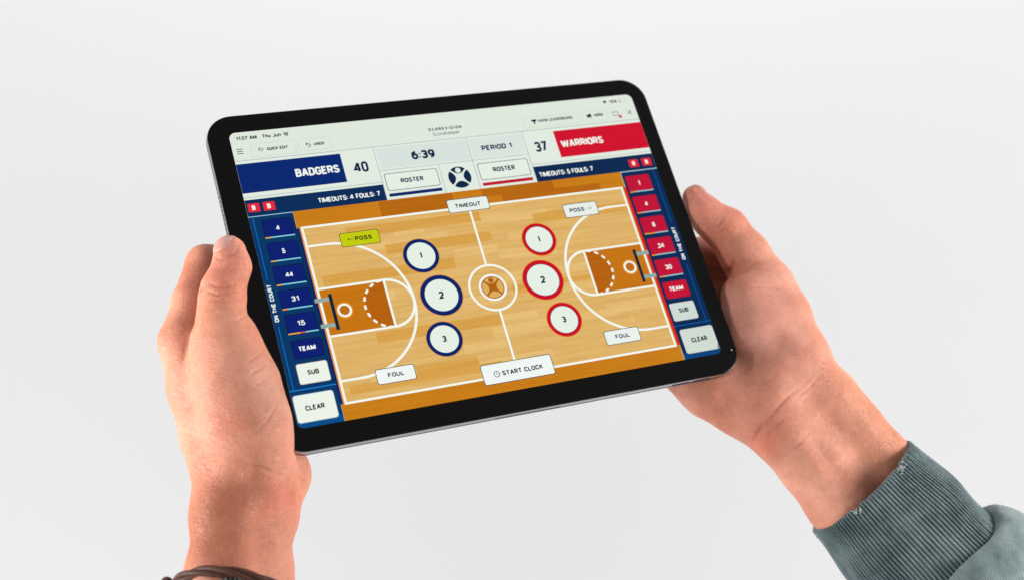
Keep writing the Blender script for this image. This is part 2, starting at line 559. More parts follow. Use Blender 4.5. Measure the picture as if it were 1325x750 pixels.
GLYPH = {
    'A': (.62, [[(0, -.06), (.29, 1.06)], [(.33, 1.06), (.62, -.06)], [(.11, .3), (.51, .3)]]),
    'B': (.52, [[(.26, .53), (0, .53), (0, 1), (.28, 1)] + arc(.28, .765, .22, .235, 90, -90) + [(.26, .53)],
                [(.26, .53)] + arc(.28, .265, .25, .265, 90, -90) + [(0, 0), (0, .53)]]),
    'C': (.54, [arc(.27, .68, .27, .32, 12, 180, 10) + arc(.27, .32, .27, .32, 180, 348, 10)]),
    'D': (.54, [[(0, .02), (0, 1), (.2, 1)] + arc(.2, .66, .34, .34, 90, 0, 7) + arc(.2, .34, .34, .34, 0, -90, 7) + [(0, 0)]]),
    'E': (.46, [[(.46, 1), (0, 1), (0, 0), (.46, 0)], [(0, .52), (.4, .52)]]),
    'F': (.45, [[(.45, 1), (0, 1), (0, 0)], [(0, .5), (.39, .5)]]),
    'G': (.56, [arc(.28, .68, .28, .32, 20, 180, 10) + arc(.28, .32, .28, .32, 180, 330, 9) + [(.56, .2), (.56, .48), (.3, .48)]]),
    'H': (.55, [[(0, 0), (0, 1)], [(.55, 0), (.55, 1)], [(0, .52), (.55, .52)]]),
    'I': (.02, [[(.01, 0), (.01, 1)]]),
    'J': (.44, [[(.44, 1), (.44, .3)] + arc(.22, .27, .22, .27, 0, -170, 9)]),
    'K': (.54, [[(0, 0), (0, 1)], [(.52, 1), (.02, .42)], [(.18, .58), (.54, 0)]]),
    'L': (.43, [[(0, 1), (0, 0), (.43, 0)]]),
    'M': (.8, [[(0, -.06), (0, 1.06)], [(.8, -.06), (.8, 1.06)], [(.03, 1.06), (.39, .02)], [(.77, 1.06), (.41, .02)]]),
    'N': (.55, [[(0, -.06), (0, 1.06)], [(.55, -.06), (.55, 1.06)], [(.02, 1.04), (.53, -.04)]]),
    'O': (.56, [arc(.28, .68, .28, .32, 0, 180, 12) + arc(.28, .32, .28, .32, 180, 360, 12) + [(.56, .70)]]),
    'P': (.52, [[(0, 0), (0, 1), (.26, 1)] + arc(.26, .71, .26, .29, 90, -90, 10) + [(0, .42)]]),
    'Q': (.56, [arc(.28, .68, .28, .32, 0, 180, 12) + arc(.28, .32, .28, .32, 180, 360, 12) + [(.56, .70)], [(.34, .2), (.58, -.08)]]),
    'R': (.53, [[(0, 0), (0, 1), (.26, 1)] + arc(.26, .73, .26, .27, 90, -90, 10) + [(0, .46)], [(.27, .46), (.54, 0)]]),
    'S': (.52, [arc(.26, .745, .25, .255, 15, 180, 9) + [(.06, .6), (.26, .5), (.46, .4)] + arc(.26, .26, .26, .26, 10, -168, 10)]),
    'T': (.54, [[(0, 1), (.54, 1)], [(.27, 1), (.27, 0)]]),
    'U': (.54, [[(0, 1), (0, .32)] + arc(.27, .3, .27, .3, 180, 360, 12) + [(.54, 1)]]),
    'V': (.58, [[(0, 1.06), (.27, -.06)], [(.31, -.06), (.58, 1.06)]]),
    'W': (.96, [[(0, 1.06), (.23, -.06)], [(.25, -.06), (.47, 1.0)], [(.49, 1.0), (.71, -.06)], [(.73, -.06), (.96, 1.06)]]),
    'X': (.56, [[(0, 0), (.56, 1)], [(0, 1), (.56, 0)]]),
    'Y': (.56, [[(0, 1), (.28, .42), (.56, 1)], [(.28, .42), (.28, 0)]]),
    '0': (.5, [arc(.25, .7, .25, .3, 0, 180, 12) + arc(.25, .3, .25, .3, 180, 360, 12) + [(.5, .72)]]),
    '1': (.3, [[(0, .8), (.26, .97), (.26, 0)]]),
    '2': (.5, [arc(.25, .72, .25, .28, 170, -20, 11) + [(.42, .48), (0, 0), (.52, 0)]]),
    '3': (.5, [arc(.25, .745, .24, .255, 165, -80, 11) + [(.16, .52)], [(.16, .52)] + arc(.25, .265, .25, .265, 80, -165, 11)]),
    '4': (.6, [[(.44, 0), (.44, 1)], [(.40, 1), (0, .27), (.6, .27)]]),
    '5': (.5, [[(.46, 1), (.07, 1), (.03, .48)] + arc(.24, .32, .26, .32, 130, -160, 12)]),
    '6': (.5, [[(.4, 1)] + arc(.3, .5, .3, .45, 110, 180, 6) + arc(.25, .3, .25, .3, 180, 360, 10) + arc(.25, .32, .25, .3, 0, 165, 10)]),
    '7': (.5, [[(0, 1), (.5, 1), (.16, 0)]]),
    '8': (.5, [arc(.25, .75, .22, .25, 0, 360, 18), arc(.25, .26, .25, .26, 0, 360, 18)]),
    '9': (.5, [[(.1, 0)] + arc(.2, .5, .3, .45, -70, 0, 6) + arc(.25, .7, .25, .3, 0, 180, 10) + arc(.25, .68, .25, .3, 180, 345, 10)]),
    ':': (.02, [[(.01, .06), (.01, .2)], [(.01, .56), (.01, .7)]]),
    '%': (.7, [arc(.16, .78, .14, .2, 0, 360, 12), arc(.54, .22, .14, .2, 0, 360, 12), [(.14, 0), (.56, 1)]]),
    ' ': (.17, []),
    'h': (.44, [[(0, 0), (0, 1.04)], [(0, .46)] + arc(.22, .5, .22, .24, 150, 0, 8) + [(.44, 0)]]),
    'u': (.44, [[(0, .74), (0, .26)] + arc(.22, .24, .22, .24, 180, 340, 8), [(.44, .74), (.44, 0)]]),
    'n': (.44, [[(0, 0), (0, .74)], [(0, .46)] + arc(.22, .5, .22, .24, 150, 0, 8) + [(.44, 0)]]),
    'c': (.44, [arc(.22, .37, .22, .37, 35, 325, 16)]),
    'o': (.48, [arc(.24, .37, .24, .37, 0, 360, 20)]),
    'r': (.26, [[(0, 0), (0, .74)], [(0, .45)] + arc(.24, .46, .24, .26, 165, 80, 5)]),
    'e': (.46, [[(.02, .38), (.46, .38)] + arc(.23, .37, .23, .37, 5, 320, 16)]),
    'k': (.42, [[(0, 0), (0, 1.04)], [(.38, .74), (.01, .28)], [(.14, .44), (.42, 0)]]),
    'p': (.46, [[(0, -.28), (0, .74)], arc(.23, .37, .23, .37, 0, 360, 20)]),
}


def strip(pl, hw):
    """polyline -> quads with mitred joints"""
    q = [np.array(pl[0], float)]
    for p in pl[1:]:
        p = np.array(p, float)
        if np.linalg.norm(p - q[-1]) > 1e-3:
            q.append(p)
    n = len(q)
    closed = n > 3 and np.linalg.norm(q[0] - q[-1]) < 0.35 * hw
    L_, R_ = [], []
    for i in range(n):
        d0 = q[i] - q[i - 1] if i > 0 else (q[i] - q[-2] if closed else None)
        d1 = q[i + 1] - q[i] if i < n - 1 else (q[1] - q[i] if closed else None)
        if d0 is None:
            d0 = d1
        if d1 is None:
            d1 = d0
        d0 = d0 / np.linalg.norm(d0)
        d1 = d1 / np.linalg.norm(d1)
        n0 = np.array([-d0[1], d0[0]])
        n1 = np.array([-d1[1], d1[0]])
        m = n0 + n1
        ml = np.linalg.norm(m)
        m = n1 if ml < 1e-3 else m / ml
        k = hw / max(m @ n1, 0.42)
        L_.append(q[i] + m * k)
        R_.append(q[i] - m * k)
    return L_, R_


def text(txt, x0, y0, x1, y1, rgb, l, bold=0.016, rot=0, spacing=1.0):
    """lettering fitted into the box x0..x1, y0..y1 (points); rot=90 reads upwards"""
    wt = {0: .11}.get(bold, .19 + bold * 2.2)            # stroke weight relative to the letter height
    H_ = (y1 - y0) if not rot else (x1 - x0)
    Wd = (x1 - x0) if not rot else (y1 - y0)
    hw = wt * H_ / 2
    gap = wt + 0.07 * spacing + (0.25 if spacing > 1.05 else 0)
    adv, pen = [], 0.0
    for ch in txt:
        g = GLYPH[ch]
        adv.append(pen)
        pen += g[0] + gap
    tot = pen - gap
    lower = any(c in 'p' for c in txt)
    yb = 0.26 if lower else 0.0
    sx = (Wd - 2 * hw) / max(tot, 0.05)
    sy = (H_ - 2 * hw) / (1.0 + yb)
    if len(txt) == 1:
        sx = min(sx, sy * 1.05)
    xo = (Wd - sx * tot) / 2
    V, F = [], []
    k = 0
    for ch, px in zip(txt, adv):
        for pl in GLYPH[ch][1]:
            q = [(xo + (px + x) * sx, hw + (y + yb) * sy) for x, y in pl]
            A_, B_ = strip(q, hw)
            b0 = len(V)
            z = uz(l) + (k % 3) * 1.5e-6
            k += 1
            for a_, b_ in zip(A_, B_):
                for (tx, ty) in (a_, b_):
                    if rot:
                        X_, Y_ = x1 - ty, y1 - tx
                    else:
                        X_, Y_ = x0 + tx, y1 - ty
                    V.append((ux(X_), uy(Y_), z))
            for i in range(len(A_) - 1):
                F.append((b0 + 2 * i, b0 + 2 * i + 1, b0 + 2 * i + 3, b0 + 2 * i + 2))
    return mesh_obj('lettering', V, F, screen_mat(rgb), screen)


NAVY = (8, 36, 72)
INK = (14, 34, 62)
WHITE = (240, 246, 240)
PALE = (229, 238, 226)
LINE = (150, 172, 182)
BLUE = (0, 38, 112)
RED = (205, 14, 48)
# ---- status and tool bar
text('11:07 AM', 17, 13, 72, 24, (35, 42, 42), 3, 0.012)
text('Thu Jun 18', 86, 13, 157, 24, (35, 42, 42), 3, 0.012)
flat('wifi_icon', [(1103, 24), (1096, 16), (1103, 13.5), (1110, 16)], screen_mat((50, 62, 62)), 3)
text('18%', 1117, 14, 1143, 24, (70, 82, 82), 3, 0.008)
rect('battery_outline', 1148, 13, 1172, 25, (180, 192, 184), 3, 3)
rect('battery_inside', 1149.2, 14.2, 1170.8, 23.8, C_HEAD, 4, 2.4)
rect('battery_charge', 1149.8, 14.8, 1155, 23.2, (226, 180, 120), 5, 1)
for k, y in enumerate((51, 57.5, 64)):
    rect('menu_bar_line', 11, y - 1.1, 27, y + 1.1, (55, 72, 80), 3)


def ghost(x0, y0, x1, y1):
    rect('tool_button_border', x0, y0, x1, y1, (200, 214, 204), 1, 5)
    rect('tool_button', x0 + 1.3, y0 + 1.3, x1 - 1.3, y1 - 1.3, (221, 233, 219), 2, 4)


ghost(49, 39, 169, 79)
ghost(177, 38, 268, 76)
ghost(833, 43, 1005, 78)
ghost(1014, 43, 1099, 78)
stroke('edit_icon', [(68, 53, 77, 53), (68, 56.5, 77, 56.5), (68, 60, 73, 60), (75, 63, 83, 55)], 1.8, INK, 3)
text('QUICK EDIT', 91, 53, 148, 62.5, INK, 3, 0.012)
ring('undo_icon', 204, 60, 3.6, 5.6, INK, 3, -90, 110, 20)
stroke('undo_icon', [(197, 55.4, 204, 55.4), (197.5, 55.4, 201, 51.5), (197.5, 55.4, 201, 59.3)], 2.0, INK, 3)
text('UNDO', 219, 53, 248, 62, INK, 3, 0.012)
flat('trophy_icon', [(856, 52), (874, 52), (871, 58), (867, 60), (867, 64), (870, 66), (860, 66), (863, 64), (863, 60), (859, 58)][::-1], screen_mat(INK), 3)
text('SHOW LEADERBOARD', 877, 53, 986, 62, INK, 3, 0.01)
flat('horn_icon', [(1031, 56), (1036, 55), (1044, 51), (1046, 51), (1046, 65), (1044, 65), (1037, 61), (1037, 66), (1034, 66), (1033, 61), (1031, 60)][::-1], screen_mat(INK), 3)
text('HORN', 1055, 53.5, 1084, 63, INK, 3, 0.012)
text('SCOREVISION', 547, 46, 644, 55, INK, 3, 0.02, 0, 1.18)
text('Scorekeeper', 556, 61, 636, 73.5, (95, 112, 116), 3, 0.0)
rect('cast_icon_frame', 1116, 53, 1134, 67, (90, 110, 116), 3, 2)
rect('cast_icon_inside', 1117.8, 54.8, 1132.2, 65.2, C_HEAD, 4, 1)
ring('cast_icon_dot', 1137, 71, 0, 5, RED, 5)
stroke('close_icon', [(1164, 54, 1177, 67), (1177, 54, 1164, 67)], 1.9, (50, 66, 74), 3)
rect('divider', 0.6, 85, 1193.4, 86.6, LINE, 1)

# ---- score header
rect('header_panel', 0, 86.7, 1194, 250, (226, 235, 224), 1)
rect('team_name_panel', 0.2, 95, 282, 182, BLUE, 2)
text('BADGERS', 150, 127, 270, 151, WHITE, 3, 0.012)
text('40', 309, 126, 350, 158, NAVY, 3, 0.002)
rect('divider', 0.2, 194, 376, 195.4, LINE, 2)
rect('foul_bar', 0.2, 202, 376, 250, (2, 42, 88), 2)
text('TIMEOUTS: 4 FOULS: 7', 191, 220, 362, 234.5, WHITE, 3, 0.002)
rect('divider', 376, 86.7, 377.6, 250, LINE, 2)
rect('clock_panel', 384, 92, 643, 155, (215, 226, 221), 2, 2)
text('6:39', 478, 111, 545, 137.5, NAVY, 3, 0.024)
rect('divider', 377.6, 159.3, 816, 160.8, LINE, 2)
rect('divider', 545.5, 160.8, 547, 250, LINE, 2)
rect('divider', 646, 86.7, 647.6, 250, LINE, 3)
rect('clock_panel', 652, 92, 812, 155, (217, 228, 222), 2, 2)
text('PERIOD 1', 684, 117.5, 776, 134, NAVY, 3, 0.02)
rect('divider', 816, 86.7, 817.6, 250, LINE, 2)
text('37', 842, 124, 880, 157, NAVY, 3, 0.004)
rect('team_name_panel', 912, 96, 1193.8, 182, (208, 12, 44), 2)
text('WARRIORS', 924, 128.5, 1057, 151, WHITE, 3, 0.012)
rect('divider', 817.6, 194, 1193.8, 195.4, LINE, 2)
rect('foul_bar', 817.6, 202, 1193.8, 250, (2, 38, 80), 2)
text('TIMEOUTS: 5 FOULS: 7', 829, 221, 996, 236, WHITE, 3, 0.002)
for x in (5, 45):
    rect('bonus_badge', x, 213, x + 31, 238, (228, 40, 58), 3, 1.5)
    text('B', x + 10, 218.5, x + 20, 232.5, WHITE, 4, 0.022)
for x in (1112, 1154):
    rect('bonus_badge', x, 215, x + 30, 240, (226, 34, 52), 3, 1.5)
    text('B', x + 10, 220.5, x + 20, 234, WHITE, 4, 0.03)
rect('divider', 0.2, 250, 118, 252.4, (150, 196, 220), 3)
rect('divider', 1075, 251, 1193.8, 253.4, (130, 170, 200), 3)


def button(name, x0, y0, x1, y1, fill, border, r=6, bw=1.8, l=6):
    rect(name + '_border', x0, y0, x1, y1, border, l, r)
    rect(name, x0 + bw, y0 + bw, x1 - bw, y1 - bw, fill, l + 1, r - bw * 0.6)


button('roster_button', 386, 171, 537, 224, PALE, NAVY, 6, 1.6, 3)
text('ROSTER', 428, 190, 493, 204, NAVY, 5, 0.016)
rect('team_underline', 386, 232, 537, 241.5, (6, 34, 104), 3)
button('roster_button', 656, 172, 807, 225, PALE, NAVY, 6, 1.6, 4)
text('ROSTER', 698, 188.5, 764, 203.5, NAVY, 6, 0.016)
rect('team_underline', 656, 233, 807, 242.5, (192, 12, 44), 3)


def star_logo(cx, cy, r, lens, fig, l):
    """round badge: a figure with raised arms left between four lens shapes"""
    ring('emblem_disc', cx, cy, 0, r, fig, l)
    for q in range(4):
        am = 90 + 90 * q
        arc_ = [(cx + r * math.cos(math.radians(am - 40 + 80 * k / 14)), cy + r * math.sin(math.radians(am - 40 + 80 * k / 14))) for k in range(15)]
        m = math.radians(am)
        pm = (cx + r * 0.35 * math.cos(m), cy + r * 0.35 * math.sin(m))
        p0, p1 = arc_[-1], arc_[0]
        c = (2 * pm[0] - (p0[0] + p1[0]) / 2, 2 * pm[1] - (p0[1] + p1[1]) / 2)
        back = [((1 - t) ** 2 * p0[0] + 2 * t * (1 - t) * c[0] + t * t * p1[0],
                 (1 - t) ** 2 * p0[1] + 2 * t * (1 - t) * c[1] + t * t * p1[1]) for t in [k / 12 for k in range(1, 12)]]
        flat('emblem_lens', (arc_ + back)[::-1], screen_mat(lens), l + 1)
    ring('emblem_head', cx, cy - r * 0.66, 0, r * 0.24, fig, l + 2)


star_logo(596.5, 207, 33, NAVY, (226, 235, 224), 3)

# ---- court
W_A = wood_mat('court_maple', (214, 168, 94), (229, 187, 114))
W_B = wood_mat('court_maple_warm', (210, 155, 68), (221, 168, 82))
W_C = wood_mat('court_maple_pale', (221, 179, 106), (234, 195, 124))
W_D = wood_mat('court_stain', (194, 118, 16), (206, 130, 24))
W_E = wood_mat('court_stain_dark', (176, 98, 8), (186, 106, 12))
W_K = wood_mat('court_key', (192, 112, 10), (202, 120, 16))
W_K2 = wood_mat('court_key_dark', (176, 92, 4), (184, 100, 8))
rect('court_surround', 118, 250, 1075, 834, None, 2, 0, W_D)
for x0, x1, y0, y1 in ((350, 560, 252, 299), (645, 860, 250.6, 276), (700, 1000, 276, 299), (480, 640, 276, 299)):
    rect('stained_plank', x0, y0, x1, y1, None, 3, 0, W_E)
rect('court_floor', 131, 300, 1063, 790, None, 3, 0, W_A)
prow = 29.0
planks = [(244, 620, 317, 346), (336, 635, 379, 408), (150, 512, 443, 472), (251, 596, 618, 648), (134, 330, 505, 535),
          (330, 500, 725, 752), (150, 560, 748, 770), (560, 700, 655, 684), (430, 610, 560, 588), (770, 1060, 345, 373),
          (790, 960, 560, 588), (650, 900, 545, 572), (900, 1058, 640, 668), (640, 800, 440, 466), (470, 590, 690, 716)]
for i, (x0, x1, y0, y1) in enumerate(planks):
    warm = i in (0, 1, 2, 3, 5, 6, 9, 11)
    rect('floor_plank', x0, y0, x1, y1, None, 4, 0, W_B if warm else W_C)
rr_ = random.Random(3)
for i in range(26):
    y0 = 302 + 29.0 * rr_.randint(0, 15)
    x0 = rr_.uniform(140, 900)
    rect('floor_plank', x0, y0 + 2, min(x0 + rr_.uniform(80, 260), 1060), min(y0 + 27, 788), None, 3.5 + 0.012 * i, 0, W_C if i % 3 else W_A)

CW_ = (243, 248, 240)
LW = 6.2
LL = 5


def hline(x0, x1, y, wd=LW, l=LL):
    rect('court_line', x0, y - wd / 2, x1, y + wd / 2, CW_, l)


def vline(x, y0, y1, wd=LW, l=LL):
    rect('court_line', x - wd / 2, y0, x + wd / 2, y1, CW_, l)


hline(127.5, 1066.5, 300)
hline(127.5, 1066.5, 790)
vline(131, 303.5, 786.5)
vline(1063, 303.5, 786.5)
vline(596.5, 303.5, 478, 6)
vline(596.5, 609, 786.5, 6)
for s in (1, -1):
    def X(x, s=s):
        return x if s == 1 else 1194 - x
    # key with its darker half disc
    a, b_ = sorted((X(134.5), X(305)))
    rect('key_area', a, 479, b_, 607, None, 5, 0, W_K)
    pts = [(X(305), 606)] + [(X(308 - 3 - 62 * math.sin(math.pi * k / 24)), 543 + 63 * math.cos(math.pi * k / 24)) for k in range(1, 24)] + [(X(305), 480)]
    flat('key_half_disc', pts if s == -1 else pts[::-1], W_K2, 6)
    for y in (477, 609):
        hline(*sorted((X(134.5), X(308))), y, LW, 7)
    vline(X(308), 480.5, 605.5, LW, 7)
    for y in (355, 731):
        hline(*sorted((X(134.5), X(187))), y, LW, 7)
    if s == 1:
        ring('three_point_arc', 187, 543, 184.5, 191.5, CW_, 7, -90, 90, 48)
        ring('key_arc', 308, 543, 62.5, 69.5, CW_, 7, -90, 90, 32)
    else:
        ring('three_point_arc', X(187), 543, 184.5, 191.5, CW_, 7, 90, 270, 48)
        ring('key_arc', X(308), 543, 62.5, 69.5, CW_, 7, 90, 270, 32)
    for k in range(9):
        a0 = 94 + k * 19.8
        if s == 1:
            ring('key_dash', 308, 543, 62.5, 69.0, CW_, 7, a0, a0 + 10.5, 5)
        else:
            ring('key_dash', X(308), 543, 62.5, 69.0, CW_, 7, 180 - a0 - 10.5, 180 - a0, 5)
    for k, (r, c) in enumerate(((23.5, (212, 128, 16)), (22, (228, 138, 14)), (20.5, (240, 150, 24)))):
        ring('hoop_glow', X(187), 544, 0, r, c, 7 + k)
    ring('hoop', X(187), 544, 13, 19, WHITE, 11)
    ring('hoop_inside', X(187), 544, 0, 13, (190, 108, 12), 10)
    a, b_ = sorted((X(154.5), X(163.5)))
    rect('backboard', a, 494, b_, 594, (10, 34, 54), 9)
    for y in (508, 579):
        a, b_ = sorted((X(116.5), X(154.5)))
        rect('backboard_bracket', a, y - 5.5, b_, y + 5.5, (146, 170, 165), 9)

# centre circle
ring('centre_circle', 596.5, 543, 62, 68.5, CW_, 7)
ring('centre_circle', 596.5, 543, 32.5, 39, CW_, 7)
star_logo(596.5, 543, 31.5, (222, 172, 92), (172, 98, 14), 7)
ring('emblem_rim', 596.5, 543, 29.6, 32.4, (172, 98, 14), 11)

for cx, cy, r, n, s in ((426, 424, 49, '1', 1), (451, 543, 57.5, '2', 1), (426, 664, 48.5, '3', 1),
                        (768, 424, 49, '1', -1), (743, 543, 58, '2', -1), (768, 664, 49, '3', -1)):
    ring('point_button_halo', cx, cy, 0, r + 2.2, (226, 160, 60), 8)
    ring('point_button_rim', cx, cy, 0, r, (4, 32, 104) if s == 1 else (204, 6, 36), 9)
    ring('point_button_edge', cx, cy, 0, r * 0.815, (14, 60, 100) if s == 1 else (8, 40, 80), 10)
    ring('point_button', cx, cy, 0, r * 0.79, (230, 239, 228), 11)
    hgt = 21 if n == '2' else 17.5
    wd = {'1': 7, '2': 14, '3': 11.5}[n]
    text(n, cx - wd / 2 - .5, cy - hgt / 2 - 0.5, cx + wd / 2 - .5, cy + hgt / 2 - 0.5, NAVY, 12, 0.018)

EDGE = (34, 62, 84)
button('court_button', 537, 272, 657, 313, (231, 239, 232), EDGE, 6, 1.7, 8)
text('TIMEOUT', 558, 287, 633, 299.5, NAVY, 10, 0.016)
button('court_button', 222, 330, 329, 371, (196, 204, 6), (64, 74, 34), 6, 1.7, 8)
text('POSS', 262, 344, 308, 356.5, (34, 42, 20), 10, 0.018)
stroke('arrow_icon', [(242, 350, 257, 350), (242, 350, 246, 346.5), (242, 350, 246, 353.5)], 1.4, (70, 76, 20), 10)
button('court_button', 866, 330, 970, 372, (231, 239, 232), EDGE, 6, 1.7, 8)
text('POSS', 884, 344, 929, 356.5, NAVY, 10, 0.016)
stroke('arrow_icon', [(936, 350, 951, 350), (951, 350, 947, 346.5), (951, 350, 947, 353.5)], 1.4, (96, 124, 132), 10)
button('court_button', 223, 716, 327, 758, (240, 246, 241), (54, 58, 62), 6, 1.7, 8)
text('FOUL', 254, 730, 297, 742, (44, 56, 66), 10, 0.014)
button('court_button', 866, 716, 970, 758, (234, 242, 235), EDGE, 6, 1.7, 8)
text('FOUL', 897, 730.5, 940, 742.5, NAVY, 10, 0.014)
button('court_button', 498, 752, 698, 809, (240, 246, 241), (44, 66, 84), 6, 1.8, 8)
text('START CLOCK', 553, 776, 668, 789, (24, 44, 72), 10, 0.016)
ring('clock_icon', 538, 782.5, 6.8, 8.6, (24, 44, 72), 10)
stroke('clock_icon_hand', [(538, 782.5, 538, 777.5), (538, 782.5, 541.5, 784.5)], 1.5, (24, 44, 72), 11)

# ---- side panels
PANEL = (0, 54, 102)
rect('side_panel', 0, 252.4, 117.5, 816, PANEL, 4)
flat('side_panel', [(0, 815)] + [(18.2 - 18.2 * math.cos(math.radians(9 * k)), 815.8 + 18.2 * math.sin(math.radians(9 * k))) for k in range(11)]
     + [(117.5, 834), (117.5, 815)], screen_mat((0, 76, 138)), 4.2)
rect('side_panel', 1076, 253.4, 1194, 816, (0, 40, 84), 4)
flat('side_panel', [(1076, 815), (1076, 834)] + [(1175.8 + 18.2 * math.sin(math.radians(9 * k)), 815.8 + 18.2 * math.cos(math.radians(9 * k))) for k in range(11)]
     + [(1194, 815)], screen_mat((0, 66, 126)), 4.2)
rect('side_panel_edge', 117.5, 300, 124, 790, (2, 30, 104), 4.4)
rect('side_panel_edge', 124, 300, 127.4, 790, (236, 150, 40), 4.5)
rect('side_panel_edge', 1070, 300, 1077, 790, (222, 26, 22), 4.4)
rect('side_panel_rail', 10, 256, 12, 432, (10, 112, 196), 5)
rect('side_panel_rail', 10, 562, 12, 734, (10, 112, 196), 5)
rect('side_panel_rail', 1178.5, 258, 1181, 428, (4, 84, 156), 5)
rect('side_panel_rail', 1178.5, 560, 1181, 734, (4, 84, 156), 5)
rect('side_panel_rail', 0.3, 734, 119, 737, (20, 126, 206), 6)
rect('side_panel_rail', 1075, 734, 1193.6, 737, (6, 86, 160), 6)
rect('side_panel_gutter', 112.5, 255, 114.3, 732, (2, 22, 58), 5)
text('ON THE COURT', 5.5, 445, 16.5, 549, WHITE, 6, 0.016, 90)
text('ON THE COURT', 1173, 442, 1184, 546, WHITE, 6, 0.016, 90)
for i, n in enumerate(('4', '5', '44', '31', '15')):
    y = 264 + 67.4 * i
    button('player_button', 30, y, 110, y + 54, (3, 28, 112), (3, 22, 50), 5, 1.8, 6)
    wd = 10 * len(n)
    text(n, 69.5 - wd / 2, y + 19.5, 69.5 + wd / 2, y + 33.5, WHITE, 9, 0.006)
    rect('foul_meter', 31, y + 50.5, 45 if i < 4 else 62, y + 54, (242, 172, 40), 9)
    if i == 4:
        rect('foul_meter', 62, y + 50.5, 76, y + 54, (226, 84, 34), 9)
    rect('foul_meter', 45 if i < 4 else 76, y + 50.5, 109, y + 54, (130, 212, 226), 9)
button('player_button', 31, 604, 110, 656, (3, 28, 112), (3, 22, 50), 5, 1.8, 6)
text('TEAM', 47, 622.5, 91, 635.5, WHITE, 9, 0.03)
button('panel_button', 30, 668, 110, 723, (236, 243, 232), (206, 190, 178), 6, 1.4, 6)
text('SUB', 55, 687, 84.5, 700, (38, 50, 54), 9, 0.016)
button('panel_button', 3, 748, 107, 821, (236, 243, 233), (176, 206, 208), 8, 1.6, 6)
text('CLEAR', 29, 778, 78, 791.5, (32, 44, 52), 9, 0.016)
for i, n in enumerate(('1', '4', '8', '24', '30')):
    y = 266 + 67.2 * i
    button('player_button', 1084, y, 1161, y + 54, (192, 14, 54), (150, 10, 50), 5, 1.4, 6)
    wd = 10 * len(n) - (3 if n == '1' else 0)
    text(n, 1122.5 - wd / 2, y + 18.5, 1122.5 + wd / 2, y + 33, WHITE, 9, 0.006)
    sp = 1120 if n == '8' else 1100
    rect('foul_meter', 1085, y + 50.5, sp, y + 54, (222, 164, 56), 9)
    rect('foul_meter', sp, y + 50.5, 1160, y + 54, (140, 200, 210), 9)
button('player_button', 1085, 604, 1161, 655, (198, 14, 50), (160, 10, 44), 5, 1.4, 6)
text('TEAM', 1101, 620, 1145, 633, WHITE, 9, 0.03)
button('panel_button', 1084, 669, 1161, 722, (206, 220, 212), (214, 216, 206), 6, 1.4, 6)  # right-hand colours dimmed to paint in the display's viewing-angle falloff
text('SUB', 1108, 686, 1137.5, 699, (24, 52, 62), 9, 0.018)
button('panel_button', 1088, 748, 1191, 820, (208, 220, 210), (206, 214, 202), 8, 1.6, 6)
text('CLEAR', 1115, 776, 1164, 790, (18, 46, 60), 9, 0.018)
stroke('corner_mark', [(1184, 817, 1188.5, 814), (1188.5, 814, 1190, 806)], 2.2, (4, 34, 70), 9)


# ------------------------------------------------------------------ hands: a smooth body grown from bones
def chain(pts):
    """pts: list of (u, v, dd, r_px) -> list of (a, b, ra, rb) in camera-space mm"""
    q = []
    for u, v, dd, r in pts:
        p = P(u, v, dd)
        q.append((p, r * -p[2] / FPX))
    return [(q[i][0], q[i + 1][0], q[i][1], q[i + 1][1]) for i in range(len(q) - 1)]


def cap_d(X, a, b, ra, rb):
    a = a.astype(np.float32)
    ab = (b - a).astype(np.float32)
    t = np.clip(((X - a) @ ab) / np.float32(ab @ ab), 0, 1)
    d = X - a - t[:, None] * ab
    return np.sqrt(np.einsum('ij,ij->i', d, d)) - (np.float32(ra) + t * np.float32(rb - ra))


def smin(a, b, k):
    h = np.maximum(k - np.abs(a - b), 0) / k
    return np.minimum(a, b) - h * h * (k * 0.25)


def tablet_d(X):
    q = (X - TT.astype(np.float32)) @ TR.astype(np.float32)
    q[:, 0] -= OX
    q[:, 1] -= OY
    q[:, 2] += TD / 2
    rad = 14.0
    ax = np.abs(q[:, 0]) - (TW / 2 - rad)
    ay = np.abs(q[:, 1]) - (TH / 2 - rad)
    d2 = np.sqrt(np.maximum(ax, 0) ** 2 + np.maximum(ay, 0) ** 2) + np.minimum(np.maximum(ax, ay), 0) - rad
    dz = np.abs(q[:, 2]) - TD / 2
    return np.sqrt(np.maximum(d2, 0) ** 2 + np.maximum(dz, 0) ** 2) + np.minimum(np.maximum(d2, dz), 0) - 0.12


def make_field(groups):
    """groups: list of (list of capsules, k inside the group, k to what is already there)"""
    def f(X):
        X = X.astype(np.float32)
        tot = None
        for caps, kin, kout in groups:
            g = None
            for c in caps:
                d = cap_d(X, *c)
                g = d if g is None else smin(g, d, kin)
            tot = g if tot is None else smin(tot, g, kout)
        return -smin(-tot, tablet_d(X), 1.6)
    return f


